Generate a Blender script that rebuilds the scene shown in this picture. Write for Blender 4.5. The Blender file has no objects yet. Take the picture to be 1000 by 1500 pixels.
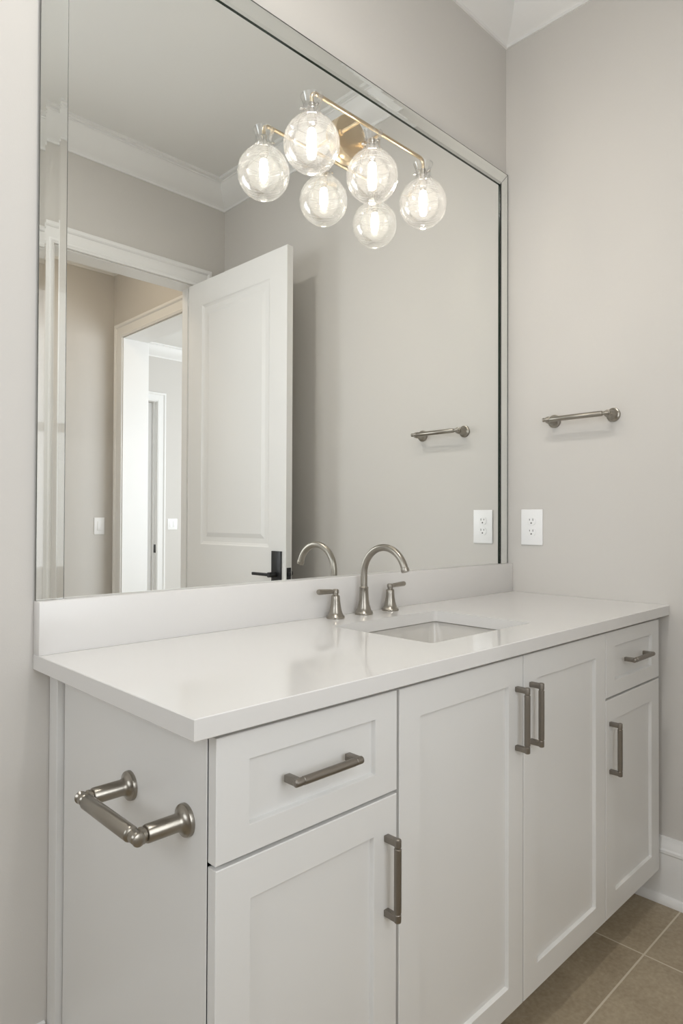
import bpy, bmesh, math
from mathutils import Vector, Matrix
PI = math.pi
S = bpy.context.scene
COL = S.collection

# ------------------------------------------------------------------ camera
CAM = Vector((-2.1386, -1.3177, 1.1678)); YAW, PIT, ROL, FPX = 0.7739, 0.0115, 0.0039, 963.13
fw = Vector((math.sin(YAW)*math.cos(PIT), math.cos(YAW)*math.cos(PIT), math.sin(PIT)))
r0 = Vector((math.cos(YAW), -math.sin(YAW), 0)); u0 = r0.cross(fw)
rr = r0*math.cos(ROL) + u0*math.sin(ROL); uu = u0*math.cos(ROL) - r0*math.sin(ROL)
cd = bpy.data.cameras.new('camera'); cam = bpy.data.objects.new('camera', cd); COL.objects.link(cam)
cd.sensor_fit = 'VERTICAL'; cd.sensor_height = 36; cd.lens = FPX*36/1500; cd.clip_start = 0.02
cam.matrix_world = Matrix(((rr.x, uu.x, -fw.x, CAM.x), (rr.y, uu.y, -fw.y, CAM.y), (rr.z, uu.z, -fw.z, CAM.z), (0, 0, 0, 1)))
S.camera = cam

# ------------------------------------------------------------------ world, lights, exposure
S.view_settings.view_transform = 'Standard'; S.view_settings.look = 'None'
S.view_settings.gamma = 1; S.view_settings.use_curve_mapping = False
S.view_settings.exposure = 1.32
w = bpy.data.worlds.new('daylight'); S.world = w; w.use_nodes = True
w.node_tree.nodes['Background'].inputs[0].default_value = (0.80, 0.88, 1.0, 1)
w.node_tree.nodes['Background'].inputs[1].default_value = 0.4
S.cycles.max_bounces = 14; S.cycles.diffuse_bounces = 8; S.cycles.glossy_bounces = 8
S.cycles.transmission_bounces = 12; S.cycles.transparent_max_bounces = 16
S.cycles.sample_clamp_indirect = 4.0
BULB_E, LAMP_E, HALL_E = 50.0, 90.0, 7.0

def area(name, loc, target, sx, sy, power, col):
    l = bpy.data.lights.new(name, 'AREA'); l.shape = 'RECTANGLE'; l.size = sx; l.size_y = sy
    l.energy = power; l.color = col
    o = bpy.data.objects.new(name, l); COL.objects.link(o); o.location = loc
    o.rotation_euler = (Vector(target) - Vector(loc)).to_track_quat('-Z', 'Y').to_euler()
    return o
# added fill at unseen bath windows; daylight and added side fill in the bedroom
area('bath_fill_left', (-3.50, -0.95, 1.75), (0, -0.95, 1.3), 1.0, 1.3, 5.5, (0.93, 0.97, 1.0))  # fill from an added left window, lifts the cabinet side
area('bath_fill_rear', (-1.75, -1.985, 1.58), (-1.75, 0, 1.45), 0.9, 1.3, 6.6, (0.95, 0.98, 1.0))  # soft fill for the cabinet fronts, from a window added behind the camera
area('bedroom_daylight', (1.75, -0.52, 1.55), (1.2, -4.0, 1.2), 2.2, 1.9, 27, (0.90, 0.95, 1.0))

area('bedroom_fill_side', (4.02, -3.0, 1.6), (0.5, -3.4, 1.3), 1.7, 1.5, 32, (0.90, 0.95, 1.0))  # added side fill, evens out the directional bedroom light

# ------------------------------------------------------------------ materials
def nt(name):
    m = bpy.data.materials.new(name); m.use_nodes = True
    return m, m.node_tree, m.node_tree.nodes['Principled BSDF']
def mat(name, col, rough=0.5, metal=0.0, bump=0.0, bscale=200.0, vary=0.0, vscale=3.0, coat=0.0, spec=0.5, stretch=None):
    m, t, b = nt(name)
    b.inputs['Base Color'].default_value = (*col, 1); b.inputs['Roughness'].default_value = rough
    b.inputs['Metallic'].default_value = metal; b.inputs['Coat Weight'].default_value = coat
    b.inputs['Coat Roughness'].default_value = 0.05; b.inputs['Specular IOR Level'].default_value = spec
    tc = t.nodes.new('ShaderNodeTexCoord'); src = tc.outputs['Object']
    if stretch:
        mp = t.nodes.new('ShaderNodeMapping'); mp.inputs['Scale'].default_value = stretch
        t.links.new(src, mp.inputs['Vector']); src = mp.outputs['Vector']
    if bump:
        n = t.nodes.new('ShaderNodeTexNoise'); n.inputs['Scale'].default_value = bscale; n.inputs['Detail'].default_value = 3
        bp = t.nodes.new('ShaderNodeBump'); bp.inputs['Strength'].default_value = bump; bp.inputs['Distance'].default_value = 0.001
        t.links.new(src, n.inputs['Vector']); t.links.new(n.outputs['Fac'], bp.inputs['Height'])
        t.links.new(bp.outputs['Normal'], b.inputs['Normal'])
    if vary:
        n = t.nodes.new('ShaderNodeTexNoise'); n.inputs['Scale'].default_value = vscale; n.inputs['Detail'].default_value = 4
        mx = t.nodes.new('ShaderNodeMix'); mx.data_type = 'RGBA'
        mx.inputs['A'].default_value = (*[c*(1-vary) for c in col], 1); mx.inputs['B'].default_value = (*[min(1, c*(1+vary)) for c in col], 1)
        t.links.new(src, n.inputs['Vector']); t.links.new(n.outputs['Fac'], mx.inputs['Factor'])
        t.links.new(mx.outputs['Result'], b.inputs['Base Color'])
    return m
WALL = mat('warm_grey_paint', (0.605, 0.583, 0.552), 0.55, bump=0.12, bscale=350, spec=0.35)
CEIL = mat('ceiling_paint', (0.78, 0.775, 0.755), 0.8, bump=0.1, bscale=300, spec=0.2)
TRIM = mat('white_trim_paint', (0.80, 0.795, 0.782), 0.35)
CAB = mat('white_cabinet_paint', (0.72, 0.715, 0.70), 0.33, bump=0.02, bscale=120)
QUARTZ = mat('white_quartz', (0.69, 0.678, 0.662), 0.09, vary=0.012, vscale=6)
QUARTZ2 = mat('white_quartz_splash', (0.70, 0.685, 0.668), 0.3, vary=0.012, vscale=6)
PORC = mat('porcelain', (0.62, 0.60, 0.565), 0.12)
PLATE = mat('white_plastic', (0.86, 0.86, 0.86), 0.3)
SLOT = mat('dark_slot', (0.03, 0.03, 0.03), 0.6)
NICKEL = mat('brushed_nickel', (0.34, 0.315, 0.275), 0.30, 1.0, bump=0.05, bscale=300, stretch=(1, 1, 6))
PULL = mat('pewter_pull', (0.27, 0.245, 0.215), 0.36, 1.0, bump=0.25, bscale=1500)
BRASS = mat('champagne_bronze', (0.63, 0.52, 0.37), 0.29, 1.0, bump=0.04, bscale=300)
STEEL = mat('steel_screw', (0.55, 0.53, 0.50), 0.25, 1.0)
BLACK = mat('matte_black', (0.012, 0.012, 0.013), 0.4)
MIRROR = mat('silvered_glass', (0.955, 0.968, 0.955), 0.0, 1.0)
GEDGE = mat('green_glass_edge', (0.012, 0.022, 0.014), 0.12)
DARK = mat('closet_paint', (0.20, 0.19, 0.18), 0.8)

def glass(name, col):
    m, t, b = nt(name)
    b.inputs['Base Color'].default_value = (*col, 1); b.inputs['Roughness'].default_value = 0
    b.inputs['Transmission Weight'].default_value = 1; b.inputs['IOR'].default_value = 1.5
    return m
BEVEL = glass('bevelled_glass', (0.99, 0.995, 0.99))

def thin_glass():
    m, t, b = nt('clear_ribbed_glass'); t.nodes.remove(b)
    out = t.nodes['Material Output']
    tr = t.nodes.new('ShaderNodeBsdfTransparent'); tr.inputs[0].default_value = (0.985, 0.985, 0.98, 1)
    gl = t.nodes.new('ShaderNodeBsdfGlossy'); gl.inputs['Roughness'].default_value = 0.035
    tl = t.nodes.new('ShaderNodeBsdfTranslucent'); tl.inputs[0].default_value = (0.95, 0.95, 0.95, 1)
    lw = t.nodes.new('ShaderNodeLayerWeight'); lw.inputs['Blend'].default_value = 0.35
    m1 = t.nodes.new('ShaderNodeMixShader'); m1.inputs[0].default_value = 0.024
    m2 = t.nodes.new('ShaderNodeMixShader')
    t.links.new(tr.outputs[0], m1.inputs[1]); t.links.new(tl.outputs[0], m1.inputs[2])
    mu = t.nodes.new('ShaderNodeMath'); mu.operation = 'MULTIPLY'; mu.inputs[1].default_value = 0.5
    t.links.new(lw.outputs['Fresnel'], mu.inputs[0])
    t.links.new(mu.outputs[0], m2.inputs[0]); t.links.new(m1.outputs[0], m2.inputs[1]); t.links.new(gl.outputs[0], m2.inputs[2])
    t.links.new(m2.outputs[0], out.inputs[0])
    return m
SHADE = thin_glass()
def emit(name, col, s):
    m, t, b = nt(name); b.inputs['Base Color'].default_value = (*col, 1)
    b.inputs['Emission Color'].default_value = (*col, 1); b.inputs['Emission Strength'].default_value = s
    return m
BULB = emit('lit_bulb', (1.0, 0.91, 0.79), BULB_E)
DIFF = emit('lit_diffuser', (1.0, 0.965, 0.91), LAMP_E)
HDIFF = emit('lit_hall_diffuser', (1.0, 0.84, 0.64), HALL_E)

def floor_mat():
    m, t, b = nt('taupe_stone_tile'); N = t.nodes; L = t.links
    geo = N.new('ShaderNodeNewGeometry'); sp = N.new('ShaderNodeSeparateXYZ'); L.new(geo.outputs['Position'], sp.inputs[0])
    def M(op, a, bb=None, c=None):
        n = N.new('ShaderNodeMath'); n.operation = op
        for i, v in enumerate((a, bb, c)):
            if v is None: continue
            if isinstance(v, (int, float)): n.inputs[i].default_value = v
            else: L.new(v, n.inputs[i])
        return n.outputs[0]
    TX, TY, G = 0.61, 0.307, 0.0024
    fx = M('DIVIDE', M('ADD', sp.outputs['X'], 0.307), TX); fy = M('DIVIDE', M('ADD', sp.outputs['Y'], 0.614), TY)
    dx = M('MULTIPLY', M('ABSOLUTE', M('SUBTRACT', fx, M('ROUND', fx))), TX)
    dy = M('MULTIPLY', M('ABSOLUTE', M('SUBTRACT', fy, M('ROUND', fy))), TY)
    g = M('LESS_THAN', M('MINIMUM', dx, dy), G)
    cell = N.new('ShaderNodeCombineXYZ'); L.new(M('FLOOR', fx), cell.inputs[0]); L.new(M('FLOOR', fy), cell.inputs[1])
    wn = N.new('ShaderNodeTexWhiteNoise'); L.new(cell.outputs[0], wn.inputs['Vector'])
    off = N.new('ShaderNodeVectorMath'); off.operation = 'MULTIPLY_ADD'; off.inputs[1].default_value = (5, 5, 5)
    L.new(wn.outputs['Color'], off.inputs[0]); L.new(geo.outputs['Position'], off.inputs[2])
    n1 = N.new('ShaderNodeTexNoise'); n1.inputs['Scale'].default_value = 5; n1.inputs['Detail'].default_value = 8; n1.inputs['Roughness'].default_value = 0.65
    n1.inputs['Distortion'].default_value = 0.6
    L.new(off.outputs[0], n1.inputs['Vector'])
    n3 = N.new('ShaderNodeTexNoise'); n3.inputs['Scale'].default_value = 90; n3.inputs['Detail'].default_value = 3
    L.new(geo.outputs['Position'], n3.inputs['Vector'])
    cr = N.new('ShaderNodeValToRGB'); cr.color_ramp.elements[0].position = 0.32; cr.color_ramp.elements[1].position = 0.72
    cr.color_ramp.elements[0].color = (0.25, 0.20, 0.135, 1); cr.color_ramp.elements[1].color = (0.44, 0.37, 0.265, 1)
    L.new(M('ADD', M('MULTIPLY', n1.outputs['Fac'], 0.6), M('MULTIPLY', n3.outputs['Fac'], 0.4)), cr.inputs[0])
    n2 = N.new('ShaderNodeTexNoise'); n2.inputs['Scale'].default_value = 2.6; n2.inputs['Detail'].default_value = 3; n2.inputs['Distortion'].default_value = 1.0
    L.new(off.outputs[0], n2.inputs['Vector'])
    vein = M('LESS_THAN', M('ABSOLUTE', M('SUBTRACT', n2.outputs['Fac'], 0.53)), 0.0035)
    mv = N.new('ShaderNodeMix'); mv.data_type = 'RGBA'; mv.inputs['B'].default_value = (0.37, 0.32, 0.25, 1)
    L.new(M('MULTIPLY', vein, 0.3), mv.inputs['Factor']); L.new(cr.outputs[0], mv.inputs['A'])
    mg = N.new('ShaderNodeMix'); mg.data_type = 'RGBA'; mg.inputs['B'].default_value = (0.56, 0.50, 0.40, 1)
    L.new(g, mg.inputs['Factor']); L.new(mv.outputs['Result'], mg.inputs['A'])
    L.new(mg.outputs['Result'], b.inputs['Base Color']); b.inputs['Roughness'].default_value = 0.5
    bp = N.new('ShaderNodeBump'); bp.inputs['Strength'].default_value = 0.4; bp.inputs['Distance'].default_value = 0.001
    L.new(M('SUBTRACT', 1.0, g), bp.inputs['Height']); L.new(bp.outputs['Normal'], b.inputs['Normal'])
    return m
TILE = floor_mat()

# ------------------------------------------------------------------ helpers
def nb(): return bmesh.new()
def box(bm, x0, x1, y0, y1, z0, z1, bev=0.0, seg=2, mi=0):
    t = bmesh.new(); bmesh.ops.create_cube(t, size=1)
    bmesh.ops.scale(t, vec=(x1-x0, y1-y0, z1-z0), verts=t.verts)
    bmesh.ops.translate(t, vec=((x0+x1)/2, (y0+y1)/2, (z0+z1)/2), verts=t.verts)
    if bev: bmesh.ops.bevel(t, geom=t.edges[:], offset=bev, segments=seg, affect='EDGES', profile=0.5)
    merge(bm, t, mi); return bm
def merge(bm, t, mi=0):
    mp = {v: bm.verts.new(v.co) for v in t.verts}
    for f in t.faces:
        try: nf = bm.faces.new([mp[v] for v in f.verts]); nf.material_index = mi if mi else f.material_index
        except ValueError: pass
    t.free()
def lathe(bm, origin, axis, prof, n=40, cap=True):
    q = Vector((0, 0, 1)).rotation_difference(Vector(axis).normalized())
    o = Vector(origin); rings = []
    for r, h in prof:
        if r < 1e-6: rings.append([bm.verts.new(o + q @ Vector((0, 0, h)))])
        else: rings.append([bm.verts.new(o + q @ Vector((r*math.cos(2*PI*i/n), r*math.sin(2*PI*i/n), h))) for i in range(n)])
    for a, b in zip(rings, rings[1:]):
        for i in range(n):
            j = (i+1) % n
            if len(a) == 1 and len(b) == 1: continue
            if len(a) == 1: bm.faces.new((a[0], b[i], b[j]))
            elif len(b) == 1: bm.faces.new((a[i], a[j], b[0]))
            else: bm.faces.new((a[i], a[j], b[j], b[i]))
    if cap:
        for r in (rings[0], rings[-1]):
            if len(r) > 1: bm.faces.new(r)
    return bm
def tube(bm, pts, rad, n=20):
    P = [Vector(p) for p in pts]; rads = rad if isinstance(rad, (list, tuple)) else [rad]*len(P)
    T = [(P[min(i+1, len(P)-1)] - P[max(i-1, 0)]).normalized() for i in range(len(P))]
    nrm = T[0].orthogonal().normalized(); rings = []
    for i, p in enumerate(P):
        if i: nrm = (T[i-1].rotation_difference(T[i]) @ nrm); nrm = (nrm - T[i]*nrm.dot(T[i])).normalized()
        bn = T[i].cross(nrm)
        rings.append([bm.verts.new(p + (nrm*math.cos(2*PI*k/n) + bn*math.sin(2*PI*k/n))*rads[i]) for k in range(n)])
    for a, b in zip(rings, rings[1:]):
        for i in range(n): bm.faces.new((a[i], a[(i+1) % n], b[(i+1) % n], b[i]))
    bm.faces.new(rings[0]); bm.faces.new(rings[-1]); return bm
def wloc(o):
    v = Vector((0, 0, 0))
    while o: v += o.location; o = o.parent
    return v
def obj(name, bm, m, parent=None, smooth=32, loc=None):
    """world-coordinate bmesh -> ONE object; the origin goes to loc (or the parent's)"""
    bmesh.ops.recalc_face_normals(bm, faces=bm.faces)
    for f in bm.faces: f.smooth = bool(smooth)
    for e in bm.edges:
        if len(e.link_faces) == 2 and e.calc_face_angle(0) > math.radians(smooth or 1): e.smooth = False
    base = wloc(parent); l = Vector(loc) - base if loc is not None else Vector((0, 0, 0))
    bmesh.ops.translate(bm, vec=-(base + l), verts=bm.verts)
    me = bpy.data.meshes.new(name); bm.to_mesh(me); bm.free()
    for x in (m if isinstance(m, (list, tuple)) else [m]): me.materials.append(x)
    o = bpy.data.objects.new(name, me); COL.objects.link(o); o.parent = parent; o.location = l
    return o
def tag(o, label, cat, group=None):
    o['label'] = label; o['category'] = cat
    if group: o['group'] = group
    return o
def thing(name, label, cat, loc, group=None):
    o = bpy.data.objects.new(name, None); COL.objects.link(o); o.location = loc; o.empty_display_size = 0.05
    return tag(o, label, cat, group)
def struct(name, bm, m, label=None, parent=None, smooth=32):
    o = obj(name, bm, m, parent, smooth)
    if parent is None:
        o['kind'] = 'structure'
        if label: o['label'] = label
    return o

# ------------------------------------------------------------------ the room shell
H = 3.05; D = -1.85; DH = -1.97; HB = -3.25; XL = -3.45; XH = -1.06; RW = 0.19; XR = 4.0; FB = -5.20
DL, DR, DT = -0.995, -0.197, 2.452      # bath door opening
struct('floor', box(nb(), XL-0.12, XR+0.12, FB-0.9, 0.12, -0.05, 0), TILE, 'taupe stone-look tile floor with pale grout')
struct('ceiling', box(nb(), XL-0.12, XR+0.12, FB-0.9, 0.12, H, H+0.05), CEIL, 'flat off-white ceiling')
struct('wall_back', box(nb(), XL-0.12, 0.0, 0, 0.12, 0, H), WALL, 'warm grey wall behind the mirror and vanity')
b = nb()                                   # right wall of bath and hall, with the cased passage
box(b, 0, RW, -2.10, 0.12, 0, H); box(b, 0, RW, -3.10, -2.10, 2.45, H); box(b, 0, RW, HB, -3.10, 0, H)
struct('wall_right', b, WALL, 'warm grey right wall with towel bar and outlet')
b = nb()                                   # wall behind the camera, with the door opening
box(b, XH, DL, DH, D, 0, H); box(b, XL-0.12, -2.25, DH, D, 0, H); box(b, -1.25, XH, DH, D, 0, H); box(b, -2.25, -1.25, DH, D, 0, 0.90); box(b, -2.25, -1.25, DH, D, 2.28, H); box(b, DL, DR, DH, D, DT, H); box(b, DR, 0, DH, D, 0, H)
struct('wall_front', b, WALL, 'warm grey wall with the bathroom doorway')
b = nb(); WZ0, WZ1 = 1.10, 2.40
box(b, XL-0.12, XL, D, 0, 0, WZ0); box(b, XL-0.12, XL, D, 0, WZ1, H); box(b, XL-0.12, XL, D, -1.45, WZ0, WZ1); box(b, XL-0.12, XL, -0.45, 0, WZ0, WZ1)
struct('wall_left', b, WALL, 'warm grey left wall with an added, unseen fill window')
b = nb(); box(b, XH-0.12, RW, HB-0.12, HB, 0, H)
struct('wall_hall_left', box(nb(), XH-0.12, XH, HB, DH, 0, H), WALL, 'grey wall at the end of the hallway')
struct('wall_hall_back', b, WALL, 'grey far wall of the hallway')
b = nb(); box(b, RW, 0.68, FB-0.12, FB, 0, H); box(b, 0.68, 1.41, FB-0.12, FB, 2.44, H); box(b, 1.41, XR, FB-0.12, FB, 0, H)
struct('wall_bedroom_back', b, WALL, 'pale grey far wall of the room beyond the hallway')
struct('wall_bedroom_side', box(nb(), RW-0.12, RW, FB, HB-0.12, 0, H), WALL)
b = nb(); box(b, XR, XR+0.12, FB-0.12, -3.9, 0, H); box(b, XR, XR+0.12, -2.1, -0.38, 0, H); box(b, XR, XR+0.12, -3.9, -2.1, 0, 0.80); box(b, XR, XR+0.12, -3.9, -2.1, 2.40, H)
struct('wall_bedroom_right', b, WALL)
b = nb(); box(b, RW, 0.62, -0.5, -0.38, 0, H); box(b, 2.88, XR, -0.5, -0.38, 0, H); box(b, 0.62, 2.88, -0.5, -0.38, 0, 0.58); box(b, 0.62, 2.88, -0.5, -0.38, 2.52, H)
struct('wall_bedroom_front', b, WALL)
b = nb(); box(b, 0.58, 0.68, -5.95, FB-0.12, 0, H); box(b, 1.53, 1.63, -5.95, FB-0.12, 0, H); box(b, 0.58, 1.63, -6.05, -5.95, 0, H)
struct('wall_closet', b, DARK)

def window(n, ax, c, u0_, u1_, z0, z1):
    """frame, sashes and pane of a window; ax 0: in a wall x=c, ax 1: in a wall y=c"""
    def bx(b, ua, ub, va, vb, za, zb, bev=0.002):
        if ax == 0: box(b, va, vb, ua, ub, za, zb, bev)
        else: box(b, ua, ub, va, vb, za, zb, bev)
    b = nb(); t = 0.045
    bx(b, u0_, u1_, c-0.03, c+0.03, z0, z0+t); bx(b, u0_, u1_, c-0.03, c+0.03, z1-t, z1)
    bx(b, u0_, u0_+t, c-0.03, c+0.03, z0+t, z1-t); bx(b, u1_-t, u1_, c-0.03, c+0.03, z0+t, z1-t)
    bx(b, u0_+t, u1_-t, c-0.02, c+0.02, (z0+z1)/2-0.02, (z0+z1)/2+0.02)
    o = struct('window_%d' % n, b, TRIM, 'unseen white framed window')
    b = nb(); bx(b, u0_+t, u1_-t, c-0.003, c+0.003, z0+t, z1-t, 0)
    m = bpy.data.materials.get('window_glass')
    if not m:
        m, tt, p = nt('window_glass'); tt.nodes.remove(p)
        a = tt.nodes.new('ShaderNodeBsdfTransparent'); g = tt.nodes.new('ShaderNodeBsdfGlossy'); g.inputs['Roughness'].default_value = 0
        x = tt.nodes.new('ShaderNodeMixShader'); x.inputs[0].default_value = 0.05
        tt.links.new(a.outputs[0], x.inputs[1]); tt.links.new(g.outputs[0], x.inputs[2]); tt.links.new(x.outputs[0], tt.nodes['Material Output'].inputs[0])
    obj('pane', b, m, o)
window(1, 0, XL-0.085, -1.45, -0.45, WZ0, WZ1)  # added out of view, carries the left fill light
window(2, 1, D-0.080, -2.25, -1.25, 0.90, 2.28)  # added behind the camera, carries the rear fill light
window(4, 0, XR+0.06, -3.9, -2.1, 0.80, 2.40)  # added out of view, carries the bedroom side fill
window(3, 1, -0.41, 0.62, 2.88, 0.58, 2.52)

# crown moulding: cove profile (distance from wall, height above crown bottom)
CB = 2.925
crown = [(0, 0), (0.007, 0), (0.008, 0.010)]
for i in range(11):
    a = i/10; crown.append((0.010 + 0.082*a + 0.010*math.sin(a*PI), 0.012 + 0.088*a - 0.006*math.sin(a*PI)))
crown += [(0.096, 0.101), (0.096, 0.108), (0.112, 0.110), (0.112, H-CB), (0, H-CB)]
def run(bm, prof, p0, p1, nrm, z0, m0=0, m1=0):
    """sweep a (out, up) profile along a wall from p0 to p1; m0/m1 = +1 inside mitre, 0 square"""
    p0, p1, nrm = Vector((*p0, 0)), Vector((*p1, 0)), Vector((*nrm, 0)); d = (p1-p0).normalized()
    A = [bm.verts.new(p0 + nrm*o + d*(m0*o) + Vector((0, 0, z0+u))) for o, u in prof]
    B = [bm.verts.new(p1 + nrm*o - d*(m1*o) + Vector((0, 0, z0+u))) for o, u in prof]
    n = len(prof)
    for i in range(n): bm.faces.new((A[i], A[(i+1) % n], B[(i+1) % n], B[i]))
    bm.faces.new(A); bm.faces.new(B); return bm
def loop(bm, prof, x0, x1, y0, y1, z0):
    run(bm, prof, (x0, y1), (x1, y1), (0, -1), z0, 1, 1); run(bm, prof, (x1, y1), (x1, y0), (-1, 0), z0, 1, 1)
    run(bm, prof, (x1, y0), (x0, y0), (0, 1), z0, 1, 1); run(bm, prof, (x0, y0), (x0, y1), (1, 0), z0, 1, 1)
struct('trim_1', (lambda b: (loop(b, crown, XL, 0, D, 0, CB), b)[1])(nb()), TRIM, 'white crown moulding around the bathroom ceiling', smooth=25)
struct('trim_2', (lambda b: (loop(b, crown, XH, 0, HB, DH, CB), b)[1])(nb()), TRIM, 'white crown moulding in the hallway', smooth=25)
struct('trim_3', (lambda b: (loop(b, crown, RW, XR, FB, -0.5, CB), b)[1])(nb()), TRIM, 'white crown moulding in the room beyond', smooth=25)

# baseboards
bb = [(0, 0), (0.030, 0), (0.030, 0.006), (0.0285, 0.014), (0.024, 0.021), (0.016, 0.025), (0.016, 0.148), (0.0185, 0.152), (0.0185, 0.160), (0.0145, 0.165), (0.0125, 0.176), (0.0075, 0.186), (0.006, 0.196), (0, 0.197)]
def base(name, *runs):
    b = nb()
    for r in runs: run(b, bb, *r)
    return struct(name, b, TRIM, 'white moulded baseboard', smooth=25)
base('baseboard_right', ((0, D), (0, 0), (-1, 0), 0, 1, 0))
base('baseboard_front', ((XL, D), (DL-0.10, D), (0, 1), 0, 0, 0), ((DR+0.10, D), (0, D), (0, 1), 0, 0, 1))
base('baseboard_back', ((XL, 0), (-1.65, 0), (0, -1), 0, 0, 0))
base('baseboard_left', ((XL, D), (XL, 0), (1, 0), 0, 0, 0))
base('baseboard_hall', ((XH, HB), (0, HB), (0, 1), 0, 0, 0), ((XH, DH), (DL-0.10, DH), (0, -1), 0, 0, 0))
base('baseboard_bedroom', ((1.51, FB), (XR, FB), (0, 1), 0, 0, 0), ((RW, FB), (0.58, FB), (0, 1), 0, 0, 0))

# door casings: profile (offset from opening edge, thickness)
cas = [(0.005, 0), (0.005, 0.009), (0.012, 0.011), (0.016, 0.014), (0.022, 0.014), (0.026, 0.011), (0.074, 0.014), (0.076, 0.019), (0.082, 0.024), (0.096, 0.024), (0.100, 0.020), (0.100, 0)]
def casing(bm, P, U, N, a0, a1, zt):
    """P origin on wall, U along the wall, N out of the wall; opening a0..a1, top zt"""
    U, N, P = Vector(U), Vector(N), Vector(P); Z = Vector((0, 0, 1)); rings = []
    for k in range(4):
        ring = []
        for o, t in cas:
            a = a0 - o if k < 2 else a1 + o; z = 0 if k in (0, 3) else zt + o
            ring.append(bm.verts.new(P + U*a + Z*z + N*t))
        rings.append(ring)
    n = len(cas)
    for A, B in zip(rings, rings[1:]):
        for i in range(n): bm.faces.new((A[i], A[(i+1) % n], B[(i+1) % n], B[i]))
    bm.faces.new(rings[0]); bm.faces.new(rings[-1]); return bm
def jamb(bm, ax, c0, c1, a0, a1, zt, t=0.019):
    for lo, hi, z0, z1 in ((a0-t*0.0, a0+t*0.01+0.002, 0, zt), (a1-0.002, a1, 0, zt)):
        if ax == 1: box(bm, lo, hi, c0, c1, z0, z1)
        else: box(bm, c0, c1, lo, hi, z0, z1)
    if ax == 1: box(bm, a0, a1, c0, c1, zt-0.002, zt)
    else: box(bm, c0, c1, a0, a1, zt-0.002, zt)
    return bm
b = casing(nb(), (0, D, 0), (1, 0, 0), (0, 1, 0), DL, DR, DT); casing(b, (0, DH, 0), (1, 0, 0), (0, -1, 0), DL, DR, DT)
jamb(b, 1, DH, D, DL, DR, DT)
box(b, DL+0.002, DL+0.014, DH+0.02, D-0.045, 0, DT-0.002); box(b, DR-0.014, DR-0.002, DH+0.02, D-0.045, 0, DT-0.002); 
struct('trim_4', b, TRIM, 'white casing around the bathroom doorway', smooth=25)
b = casing(nb(), (0, 0, 0), (0, -1, 0), (-1, 0, 0), 2.10, 3.10, 2.45); jamb(b, 0, -0.0, RW, -3.10, -2.10, 2.45)
casing(b, (RW, 0, 0), (0, -1, 0), (1, 0, 0), 2.10, 3.10, 2.45)
struct('trim_5', b, TRIM, 'white casing around the hallway passage', smooth=25)
b = casing(nb(), (0, FB, 0), (1, 0, 0), (0, 1, 0), 0.68, 1.41, 2.44); jamb(b, 1, FB-0.12, FB, 0.68, 1.41, 2.44)
box(b, 1.396, 1.408, FB-0.075, FB-0.04, 0, 2.44)
t5 = struct('trim_6', b, TRIM, 'white casing of the doorway in the room beyond', smooth=25)
obj('hinge', box(nb(), 1.4035, 1.408, FB-0.036, FB-0.004, 0.80, 0.89, 0.001), BLACK, t5)

b = nb(); box(b, 0.684, 1.406, FB-0.115, FB-0.080, 0.012, 2.436, 0.001)
struct('door_2', b, TRIM, 'white closed door in the room beyond the hallway')

# bathroom door, open against the right wall
hinge = Vector((DR, D+0.004, 0)); DW, DTK, DZ0, DZ1 = 0.815, 0.035, 0.012, 2.437
# local frame: u along the leaf from the hinge, t thickness towards -x ; built at 90 degrees open then turned
def panel_face(bm, sx, z0, z1, y0, y1, side):
    """moulded recessed raised panel on the face x=sx; side=-1 faces -x"""
    prof = [(0, 0), (0.006, 0.004), (0.016, 0.0075), (0.024, 0.008), (0.040, 0.008), (0.062, 0.0025)]
    rings = []
    for o, dp in prof:
        x = sx - side*dp
        rings.append([bm.verts.new((x, yy, zz)) for yy, zz in ((y0+o, z0+o), (y1-o, z0+o), (y1-o, z1-o), (y0+o, z1-o))])
    for a, b_ in zip(rings, rings[1:]):
        for i in range(4): bm.faces.new((a[i], a[(i+1) % 4], b_[(i+1) % 4], b_[i]))
    bm.faces.new(rings[-1])
def door_leaf():
    bm = nb(); x0, x1 = -DTK, 0.0; st = 0.125
    pans = [(0.25, 0.80), (1.035, 2.31)]; ys = [0, st, DW-st, DW]; zs = [DZ0, 0.25, 0.80, 1.035, 2.31, DZ1]
    for side, x in ((-1, x0), (1, x1)):
        for i in range(3):
            for j in range(5):
                if i == 1 and j in (1, 3):
                    panel_face(bm, x, zs[j], zs[j+1], ys[1], ys[2], side); continue
                bm.faces.new([bm.verts.new((x, yy, zz)) for yy, zz in ((ys[i], zs[j]), (ys[i+1], zs[j]), (ys[i+1], zs[j+1]), (ys[i], zs[j+1]))])
    for y in (0, DW):
        bm.faces.new([bm.verts.new(p) for p in ((x0, y, DZ0), (x1, y, DZ0), (x1, y, DZ1), (x0, y, DZ1))])
    for z in (DZ0, DZ1):
        bm.faces.new([bm.verts.new(p) for p in ((x0, 0, z), (x1, 0, z), (x1, DW, z), (x0, DW, z))])
    bmesh.ops.remove_doubles(bm, verts=bm.verts, dist=1e-5)
    return bm
door = obj('door_1', door_leaf(), TRIM, None, 12)
door['kind'] = 'structure'; door['label'] = 'white two-panel bathroom door standing open, seen in the mirror'
hy = DW - 0.062
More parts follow.
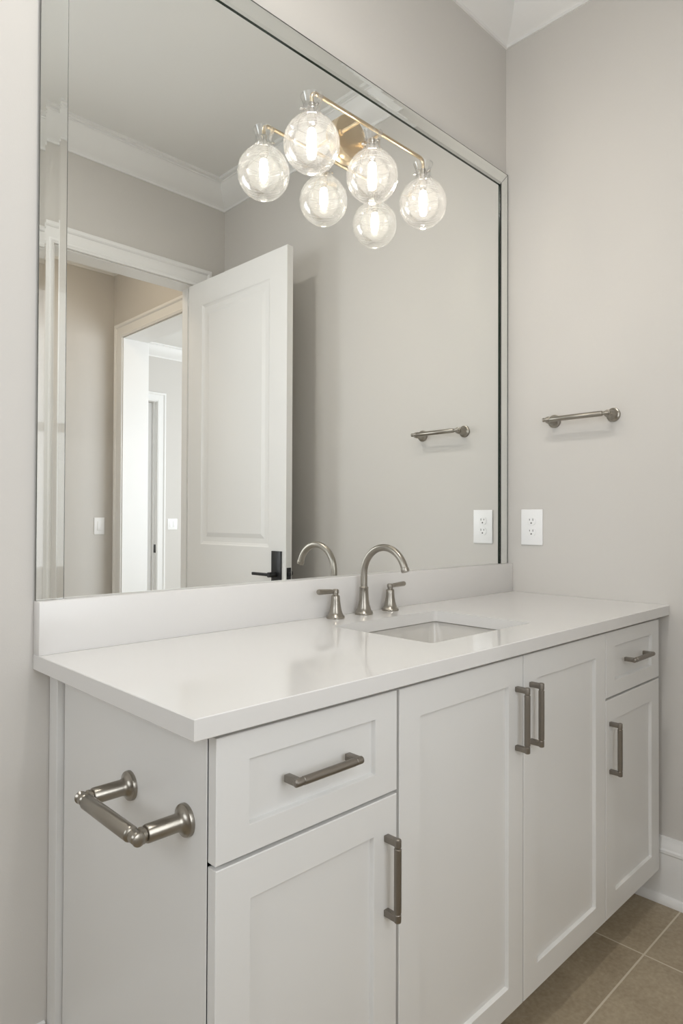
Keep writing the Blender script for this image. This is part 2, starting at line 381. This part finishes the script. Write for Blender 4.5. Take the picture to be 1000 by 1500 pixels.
def handle(sgn, xf):
    b = nb(); box(b, min(xf, xf+sgn*0.008), max(xf, xf+sgn*0.008), hy-0.034, hy+0.034, 0.80, 1.02, 0.0015)
    o = obj('handle_plate', b, BLACK, door)
    b = nb(); lathe(b, (xf+sgn*0.008, hy, 0.912), (sgn, 0, 0), [(0.012, 0), (0.012, 0.045)], 24)
    box(b, min(xf+sgn*0.040, xf+sgn*0.053), max(xf+sgn*0.040, xf+sgn*0.053), hy-0.125, hy+0.012, 0.905, 0.919, 0.003)
    obj('lever', b, BLACK, o)
handle(-1, -DTK); handle(1, 0.0)
b = box(nb(), -DTK+0.005, -0.005, DW, DW+0.0015, 0.885, 0.945); box(b, -DTK+0.011, -0.011, DW+0.0015, DW+0.011, 0.905, 0.925, 0.002)
obj('latch', b, BLACK, door)
for z in (0.25, 1.22, 2.2):
    obj('hinge', lathe(nb(), (0.003, -0.003, z), (0, 0, 1), [(0.006, -0.045), (0.006, 0.045)], 16), BLACK, door)
door.location = hinge; door.rotation_euler = (0, 0, math.radians(-1.5))

# ------------------------------------------------------------------ vanity
YF, YB = -0.557, -0.537; XA, XB = -1.633, -0.036; ZC = 0.908; ZB = 0.878
van = thing('vanity_cabinet', 'long white shaker vanity cabinet with two drawers and four doors under the quartz top', 'cabinet', ((XA+XB)/2, -0.27, 0))
b = nb(); T = 0.018
box(b, XA, XA+T, YB, -0.044, 0.105, ZB, 0.0008); box(b, XA, XA+T, -0.45, -0.044, 0.0, 0.105)
box(b, XB-T, XB, YB, -0.003, 0.105, ZB); box(b, XB-T, XB, -0.45, -0.003, 0, 0.105)
box(b, XA-0.013, XA+T, -0.040, -0.002, 0.0, ZB, 0.0012)                # scribe strip against the wall
box(b, XA+T, XB-T, -0.012, -0.003, 0.105, ZB); box(b, XA+T, XB-T, YB+0.0, -0.003, 0.105, 0.123)
for xm in (-1.253, -0.413): box(b, xm-0.009, xm+0.009, YB+0.001, -0.012, 0.123, ZB)
# face frame
for x0, x1 in ((XA+0.0005, XA+0.038), (-1.272, -1.234), (-0.850, -0.812), (-0.432, -0.394), (XB-0.038, XB-T)): box(b, x0, x1, YB, YB+0.019, 0.123, ZB)
for z0, z1 in ((0.123, 0.145), (0.845, ZB)): box(b, XA+T, XB-T, YB+0.0005, YB+0.019, z0, z1)
for x0, x1 in ((XA+T, -1.25), (-0.415, XB-T)): box(b, x0, x1, YB+0.0005, YB+0.019, 0.672, 0.712)
obj('carcass', b, CAB, van, 20)
obj('toe_kick', box(nb(), XA+T, XB-T, -0.468, -0.450, 0.0, 0.105), CAB, van)

def shaker(x0, x1, z0, z1, fx, fz):
    """five-piece front: bevelled frame with a recessed flat panel"""
    bm = nb(); dp = 0.0085; e = 0.0012; c = 0.0022
    def ring(o, y, ox=0, oz=0): return [bm.verts.new((xx, y, zz)) for xx, zz in ((x0+o+ox, z0+o+oz), (x1-o-ox, z0+o+oz), (x1-o-ox, z1-o-oz), (x0+o+ox, z1-o-oz))]
    R = [ring(0, YB-0.0005), ring(0, YF+e), ring(e, YF), ring(0, YF, fx, fz), ring(0.0006, YF+0.0006, fx, fz), ring(c, YF+dp, fx, fz)]
    for a, b_ in zip(R, R[1:]):
        for i in range(4): bm.faces.new((a[i], a[(i+1) % 4], b_[(i+1) % 4], b_[i]))
    bm.faces.new(R[0]); bm.faces.new(R[-1]); return bm
def pull(x, z, vert, parent):
    """knurled bar pull with two square posts"""
    L2, R, out = 0.071, 0.0062, 0.027
    A = Vector((0, 0, 1)) if vert else Vector((1, 0, 0)); c = Vector((x, YF-out, z))
    h = bpy.data.objects.new('handle', None); COL.objects.link(h); h.parent = parent
    h.location = Vector((x, YF, z)) - wloc(parent)
    b = nb(); g = 0.056
    lathe(b, c, A, [(R*0.55, -L2), (R*0.95, -L2+0.0015), (R, -L2+0.003), (R, -g-0.001), (R*0.86, -g), (R*0.86, -g+0.0015), (R*1.05, -g+0.0025), (R*1.05, g-0.0025), (R*0.86, g-0.0015), (R*0.86, g), (R, g+0.001), (R, L2-0.003), (R*0.95, L2-0.0015), (R*0.55, L2)], 28)
    obj('grip', b, PULL, h, 30)
    for s in (-1, 1):
        p = c + A*(s*0.0635); w = 0.0056
        if vert: bx = (p.x-w, p.x+w, YF-out, YF, p.z-w, p.z+w)
        else: bx = (p.x-w, p.x+w, YF-out, YF, p.z-w, p.z+w)
        obj('post', box(nb(), *bx, 0.0012), PULL, h)
    return h
G = 0.0018
c1, c2, c3, c4 = (-1.631, -1.2565), (-1.2495, -0.8325), (-0.829, -0.4135), (-0.4105, -0.040)
for x0, x1 in (c1, c4):
    d = obj('drawer', shaker(x0, x1, 0.694, 0.868, 0.055, 0.040), CAB, van, 20, loc=((x0+x1)/2, YF, 0.78)); pull((x0+x1)/2, 0.783, False, d)
for (x0, x1), z1, hx, hz in ((c1, 0.688, -1.285, 0.556), (c2, 0.868, -0.861, 0.737), (c3, 0.868, -0.801, 0.737), (c4, 0.688, -0.386, 0.560)):
    d = obj('door', shaker(x0, x1, 0.108, z1, 0.058, 0.058), CAB, van, 20, loc=((x0+x1)/2, YF, 0.4)); pull(hx, hz, True, d)

# countertop with sink cutout
CX0, CX1, CY0, CY1 = -1.677, -0.0015, -0.574, -0.0015
SX0, SX1, SY0, SY1 = -1.034, -0.626, -0.460, -0.155
def rrect(x0, x1, y0, y1, r, n=6):
    P = []
    for cx, cy, a0 in ((x1-r, y1-r, 0), (x0+r, y1-r, 90), (x0+r, y0+r, 180), (x1-r, y0+r, 270)):
        for i in range(n+1):
            a = math.radians(a0 + 90*i/n); P.append((cx+r*math.cos(a), cy+r*math.sin(a)))
    return P
def slab():
    bm = nb(); e = 0.0012
    hole = rrect(SX0, SX1, SY0, SY1, 0.012)
    outer = lambda o: [(CX1-o, CY1-o), (CX0+o, CY1-o), (CX0+o, CY0+o), (CX1-o, CY0+o)]
    def face_holed(z, o):
        vo = [bm.verts.new((x, y, z)) for x, y in outer(o)]; vi = [bm.verts.new((x, y, z)) for x, y in hole]
        n = len(vi)//4
        for k in range(4):
            seg = vi[k*n:(k+1)*n]; nxt = vi[((k+1) % 4)*n]
            # corner fan
            for a, c in zip(seg, seg[1:]): bm.faces.new((vo[k], a, c))
            bm.faces.new((vo[k], seg[-1], nxt, vo[(k+1) % 4]))
        return vo, vi
    to, ti = face_holed(ZC, e); bo, bi = face_holed(ZB, e)
    r1 = [bm.verts.new((x, y, ZC-e)) for x, y in outer(0)]; r2 = [bm.verts.new((x, y, ZB+e)) for x, y in outer(0)]
    for A, B in ((to, r1), (r1, r2), (r2, bo)):
        for i in range(4): bm.faces.new((A[i], A[(i+1) % 4], B[(i+1) % 4], B[i]))
    for i in range(len(ti)): bm.faces.new((ti[i], ti[(i+1) % len(ti)], bi[(i+1) % len(ti)], bi[i]))
    return bm
tag(obj('countertop', slab(), QUARTZ, None, 20, loc=((CX0+CX1)/2, -0.29, ZB)), 'glossy white quartz vanity countertop with a rectangular sink cutout', 'countertop')
tag(obj('backsplash', box(nb(), CX0, CX1, -0.031, -0.001, ZC, ZC+0.1016, 0.0012), QUARTZ2, None, 25, loc=((CX0+CX1)/2, -0.015, ZC)), 'low white quartz backsplash strip between the countertop and the mirror', 'backsplash')

# undermount sink
def basin():
    bm = nb(); lev = [(-0.022, ZB, .02), (-0.022, ZB-0.012, .02), (-0.006, ZB-0.0035, .014), (-0.003, ZB-0.03, .03), (0.010, ZB-0.09, .035), (0.022, ZB-0.125, .045), (0.05, ZB-0.142, .06), (0.12, ZB-0.148, .03)]
    lev[0], lev[1] = (-0.022, ZB-0.012, .02), (-0.022, ZB-0.0005, .02); lev.insert(2, (-0.012, ZB-0.0005, .016))
    rings = [[bm.verts.new((x, y, z)) for x, y in rrect(SX0+o, SX1-o, SY0+o, SY1-o, r, 8)] for o, z, r in lev]
    for A, B in zip(rings, rings[1:]):
        n = len(A)
        for i in range(n): bm.faces.new((A[i], A[(i+1) % n], B[(i+1) % n], B[i]))
    bm.faces.new(rings[-1])
    return bm
sink = tag(obj('sink', basin(), PORC, None, 40, loc=((SX0+SX1)/2, (SY0+SY1)/2, ZB-0.148)), 'white rectangular undermount porcelain sink below the countertop cutout', 'sink')
m = sink.modifiers.new('thickness', 'SOLIDIFY'); m.thickness = 0.008; m.offset = -1
scx, scy = (SX0+SX1)/2, (SY0+SY1)/2
obj('drain', lathe(nb(), (scx, scy, ZB-0.1478), (0, 0, 1), [(0.030, 0), (0.030, 0.002), (0.026, 0.004), (0.018, 0.003), (0.016, 0.006), (0, 0.008)], 32, False), NICKEL, sink)

# faucet
FX, FY = -0.828, -0.066
sp = thing('faucet_spout', 'tall brushed nickel gooseneck faucet spout behind the sink', 'faucet', (FX, FY, ZC))
b = nb(); lathe(b, (FX, FY, ZC), (0, 0, 1), [(0.0245, 0), (0.0250, 0.002), (0.0250, 0.005), (0.0235, 0.007), (0.0215, 0.009), (0.0185, 0.017), (0.0155, 0.027), (0.0135, 0.040), (0.0125, 0.056), (0.0122, 0.070), (0.0126, 0.071), (0.0126, 0.074), (0.0112, 0.0755), (0.0098, 0.077)], 48)
obj('base', b, NICKEL, sp)
pts = [(FX, FY, ZC+0.072 + 0.006*i) for i in range(8)]; R = 0.0745; zc = ZC+0.111
for i in range(0, 29):
    a = math.radians(i*163/28); pts.append((FX, FY-R+R*math.cos(a), zc+R*math.sin(a)))
pl = Vector(pts[-1]); dv = (pl - Vector(pts[-2])).normalized(); 
b = tube(nb(), pts, [0.0096]*(len(pts)), 28)
obj('neck', b, NICKEL, sp)
e = Vector(pts[-1])
obj('aerator', lathe(nb(), e - dv*0.003, dv, [(0.0092, 0), (0.0108, 0.002), (0.0112, 0.009), (0.0102, 0.012), (0.0080, 0.0125)], 32), NICKEL, sp)
def fhandle(x, s, label):
    o = thing('faucet_valve', label, 'faucet handle', (x, FY, ZC), 'lever handles beside the faucet spout')
    b = nb(); lathe(b, (x, FY, ZC), (0, 0, 1), [(0.0240, 0), (0.0245, 0.002), (0.0245, 0.005), (0.0230, 0.007), (0.0205, 0.009), (0.0175, 0.016), (0.0150, 0.025), (0.0130, 0.038), (0.0120, 0.050), (0.0115, 0.058), (0.0100, 0.0605), (0.0075, 0.0615), (0.0075, 0.065), (0.009, 0.0665), (0.009, 0.074), (0.006, 0.0765), (0, 0.077)], 44, False)
    obj('base', b, NICKEL, o)
    z = ZC+0.0705
    b = lathe(nb(), (x, FY, z), (s, 0, 0.04), [(0.0045, 0.0), (0.0045, 0.012), (0.0058, 0.014), (0.0062, 0.022), (0.0072, 0.058), (0.0070, 0.060), (0.0062, 0.0625), (0, 0.063)], 28, False)
    obj('lever', b, NICKEL, o)
fhandle(-0.936, -1, 'brushed nickel faucet handle left of the spout, lever pointing left')
fhandle(-0.719, 1, 'brushed nickel faucet handle right of the spout, lever pointing right')

# ------------------------------------------------------------------ mirror
MX0, MX1, MZ0, MZ1 = -1.6760, -0.0030, ZC+0.1021, 2.449; MF = -0.006; SW = 0.053
mir = thing('wall_mirror', 'large wall mirror with a narrow angled-glass border, standing on the backsplash', 'mirror', ((MX0+MX1)/2, 0, MZ0))
b = nb(); box(b, MX0+0.002, MX1-0.002, MF, -0.0005, MZ0, MZ1-0.002)
for f in b.faces:
    f.normal_update()
    if abs(f.normal.y) < 0.5: f.material_index = 1
obj('mirror_panel', b, [MIRROR, GEDGE], mir, 0)
TH, BA = 0.0050, math.tan(math.radians(5.0)); wo, wi = 0.012, 0.0145
def strip(kind, back=(0.0, 0.0)):
    """glass strip with bevels on both long sides, silvered back, dark cut edges; back = gap behind outer / inner edge"""
    bm = nb()
    y0 = lambda a: MF - 0.0002 - (back[0] + (back[1]-back[0])*a/SW)
    P = [(0, 0), (0, TH-wo*BA), (wo, TH), (SW-wi, TH), (SW, TH-wi*BA), (SW, 0)]
    mats = [1, 0, 0, 0, 1, 2]                       # side, bevel, flat, bevel, side, silvered back
    def pt(a, t, end):
        y = y0(a) - t
        if kind == 'left': return (MX0+a, y, MZ0 if end == 0 else MZ1-a)
        if kind == 'right': return (MX1-a, y, MZ0 if end == 0 else MZ1-a)
        return (MX0+a if end == 0 else MX1-a, y, MZ1-a)
    A = [bm.verts.new(pt(a, t, 0)) for a, t in P]; B = [bm.verts.new(pt(a, t, 1)) for a, t in P]
    for i in range(6):
        f = bm.faces.new((A[i], A[(i+1) % 6], B[(i+1) % 6], B[i])); f.material_index = mats[i]
    for r in (A, B): f = bm.faces.new(r); f.material_index = 1
    return bm
for k in ('left', 'top', 'right'):
    obj('frame_strip', strip(k, (0.0, 0.0005) if k == 'left' else (0, 0)), [BEVEL, GEDGE, MIRROR], mir, 0)

# ------------------------------------------------------------------ vanity light
LX, LY, LZ = -0.84, -0.103, 2.232
vl = thing('vanity_light', 'three-globe champagne bronze vanity light mounted on the mirror, bulbs lit', 'wall light', (LX, MF, LZ))
CXc = LX-0.003
obj('canopy', lathe(nb(), (CXc, MF, 2.238), (0, -1, 0), [(0.060, 0), (0.061, 0.002), (0.061, 0.019), (0.060, 0.021), (0.058, 0.022), (0, 0.022)], 64, False), BRASS, vl)
for dx in (-0.042, 0.042):
    b = lathe(nb(), (CXc+dx, MF-0.021, LZ+0.002), (0, -1, 0), [(0.0085, 0), (0.0085, 0.006), (0.0045, 0.008), (0.0045, -(LY-MF+0.021))], 20)
    obj('arm', b, BRASS, vl)
XG = (-1.060, -0.840, -0.620)
pts = [(XG[0], LY, LZ-0.032), (XG[0], LY, LZ-0.016)]
for i in range(1, 7):
    a = math.radians(180-15*i); pts.append((XG[0]+0.016+0.016*math.cos(a), LY, LZ-0.016+0.016*math.sin(a)))
for i in range(0, 7):
    a = math.radians(90-15*i); pts.append((XG[2]-0.016+0.016*math.cos(a), LY, LZ-0.016+0.016*math.sin(a)))
pts.append((XG[2], LY, LZ-0.032))
obj('bar', tube(nb(), pts, 0.0052, 20), BRASS, vl)
GR = 0.070; GC = 2.100
def globe_profile():
    P = [(0.0290, 0.119), (0.0285, 0.117), (0.0245, 0.110), (0.0220, 0.100), (0.0212, 0.090), (0.0225, 0.080), (0.0285, 0.0715), (0.030, 0.0685)]
    a = 28.0
    rings_ = [40, 62, 70, 84, 104, 112, 120, 128, 136, 146, 156]
    while a < 172:
        g = min(abs(a - q) for q in rings_)
        r = GR*(0.978 if g < 0.4 else (0.992 if g < 1.3 else 1.004))
        P.append((r*math.sin(math.radians(a)), r*math.cos(math.radians(a)))); a += 1.0
    P.append((0, -GR*1.0))
    I = [(0.0215, 0.1), (0.0185, 0.09), (0.0195, 0.08)] + [((GR-0.004)*math.sin(math.radians(q)), (GR-0.004)*math.cos(math.radians(q))) for q in range(24, 181, 6)]
    return list(reversed(I)) + P
for x in XG:
    b = nb(); lathe(b, (x, LY, GC), (0, 0, 1), [(0.0055, 0.104), (0.0088, 0.102), (0.0092, 0.068), (0.0125, 0.065), (0.0128, 0.052), (0.0115, 0.049), (0.0085, 0.048), (0.0085, 0.034)], 32)
    so = obj('socket', b, STEEL, vl)
    for a in (20, 140, 260):
        b = nb()
        d = Vector((math.cos(math.radians(a)), math.sin(math.radians(a)), 0))
        lathe(b, Vector((x, LY, GC+0.088)) + d*0.019, d, [(0.0016, -0.008), (0.0016, 0.003), (0.0034, 0.004), (0.0034, 0.009), (0.0020, 0.0105)], 12)
        obj('thumb_screw', b, STEEL, so)
    sh = obj('globe_shade', lathe(nb(), (x, LY, GC), (0, 0, 1), globe_profile(), 80, False), SHADE, vl, 30)
    b = nb(); lathe(b, (x, LY, GC), (0, 0, 1), [(0.0085, 0.036), (0.0105, 0.028), (0.0115, 0.012), (0.0112, -0.006), (0.0085, -0.018), (0.0045, -0.026), (0, -0.028)], 28, False)
    obj('bulb', b, BULB, so)

# ------------------------------------------------------------------ outlet and switches
def cover(name, label, c, U, N, w, h, kind, group=None):
    """wall plate centred at c, U along the wall, N out of the wall"""
    U, N, c, Z = Vector(U), Vector(N), Vector(c), Vector((0, 0, 1))
    o = thing(name, label, 'outlet' if kind == 'outlet' else 'light switch', c, group)
    M3 = Matrix((U, -N, Z)).transposed().to_4x4()
    def put(nm, bm, m, par, sm=32):
        bmesh.ops.transform(bm, matrix=Matrix.Translation(c) @ M3, verts=bm.verts); return obj(nm, bm, m, par, sm)
    put('cover_plate', box(nb(), -w/2, w/2, -0.0055, 0, -h/2, h/2, 0.0022, 3), PLATE, o)
    if kind == 'outlet':
        for s in (-1, 1):
            zc_ = s*0.0195 + 0.002
            b = nb(); lathe(b, (0, -0.0052, zc_), (0, -1, 0), [(0.0168, 0), (0.0168, 0.0018), (0.0160, 0.0024), (0, 0.0024)], 36, False)
            for v in b.verts: v.co.z = max(min(v.co.z, zc_+0.0138), zc_-0.0138)
            r = put('receptacle', b, PLATE, o)
            b = nb(); y = -0.0080
            box(b, -0.0075, -0.0055, y, y+0.002, zc_+0.0015, zc_+0.0095); box(b, 0.0055, 0.0075, y, y+0.002, zc_+0.0025, zc_+0.0085)
            lathe(b, (0, y+0.002, zc_-0.0065), (0, -1, 0), [(0.0027, 0), (0.0027, 0.002)], 16)
            put('slots', b, SLOT, r)
        put('screw', lathe(nb(), (0, -0.005, 0.002), (0, -1, 0), [(0.003, 0), (0.003, 0.001), (0.002, 0.0015)], 16), PLATE, o)
    else:
        for xx in ((0,) if kind == 1 else (-0.023, 0.023)):
            b = nb(); box(b, xx-0.0165, xx+0.0165, -0.0085, -0.005, -0.033, 0.033, 0.001)
            put('rocker', b, PLATE, o)
    return o
cover('wall_outlet', 'white duplex outlet cover plate on the right wall beside the mirror', (0, -0.1085, 1.143), (0, 1, 0), (-1, 0, 0), 0.0845, 0.1275, 'outlet')
cover('light_switch', 'white single light switch on the hallway wall, seen in the mirror', (-0.10, HB, 1.115), (1, 0, 0), (0, 1, 0), 0.075, 0.12, 1)
cover('light_switch', 'white double light switch in the bright room past the passage, in the mirror', (1.605, FB, 1.11), (1, 0, 0), (0, 1, 0), 0.118, 0.12, 2)

# ------------------------------------------------------------------ towel bar and paper holder
def post_profile(R, r, L):
    return [(R, 0), (R*1.0, 0.004), (R*0.97, 0.0060), (R*0.84, 0.0072), (r*1.28, 0.0095), (r*1.08, 0.0130), (r, 0.0165), (r, L-0.0125), (r*0.93, L-0.0105), (r*0.70, L-0.0095), (r*0.70, L-0.008), (r*0.9, L-0.0065), (r*0.9, L-0.0035), (r*0.62, L-0.002), (r*0.62, L+0.001)]
def bar_holder(name, label, cat, ya, yb, x, z, L, R, r, br, over):
    o = thing(name, label, cat, (x, (ya+yb)/2, z))
    for y in (ya, yb): obj('post', lathe(nb(), (x, y, z), (-1, 0, 0), post_profile(R, r, L), 44), NICKEL, o)
    cx = x-L-0.004; y0, y1 = max(ya, yb), min(ya, yb); W = y0-y1
    P = [(br*0.45, -over-0.004), (br*0.80, -over-0.002), (br*0.85, -over), (br*0.60, -over+0.0035), (br*0.78, -over+0.006), (br*0.80, 0.006), (br*0.62, 0.009), (br*0.62, 0.011), (br*0.9, 0.013), (br, 0.015)]
    P = P + [(q[0], W-q[1]) for q in reversed(P)]
    obj('bar', lathe(nb(), (cx, y0, z), (0, -1, 0), P, 36), NICKEL, o)
    return o
bar_holder('paper_holder', 'brushed nickel toilet paper holder on the left side of the vanity', 'paper holder', -0.314, -0.484, XA, 0.736, 0.074, 0.0235, 0.0128, 0.0112, 0.009)
bar_holder('towel_bar', 'short brushed nickel towel bar on the right wall above the outlet', 'towel bar', -0.195, -0.402, 0, 1.514, 0.052, 0.0230, 0.0130, 0.0088, 0.012)

# ------------------------------------------------------------------ ceiling lights
def ceiling_light(x, y, label, r, m, name):
    o = thing(name, label, 'ceiling light', (x, y, H))
    obj('trim_ring', lathe(nb(), (x, y, H), (0, 0, -1), [(r, 0.0), (r+0.020, 0), (r+0.020, 0.004), (r+0.016, 0.008), (r+0.002, 0.010), (r, 0.008), (r, 0.0)], 48, False), TRIM, o)
    obj('diffuser', lathe(nb(), (x, y, H), (0, 0, -1), [(r, 0.002), (r*0.9, 0.003), (r*0.5, 0.004), (0, 0.0045)], 48, False), m, o)
ceiling_light(-1.50, -0.75, 'small round downlight in the ceiling above the vanity', 0.075, DIFF, 'downlight')
ceiling_light(-0.75, -2.45, 'round white flush ceiling light in the hallway', 0.17, HDIFF, 'ceiling_light')
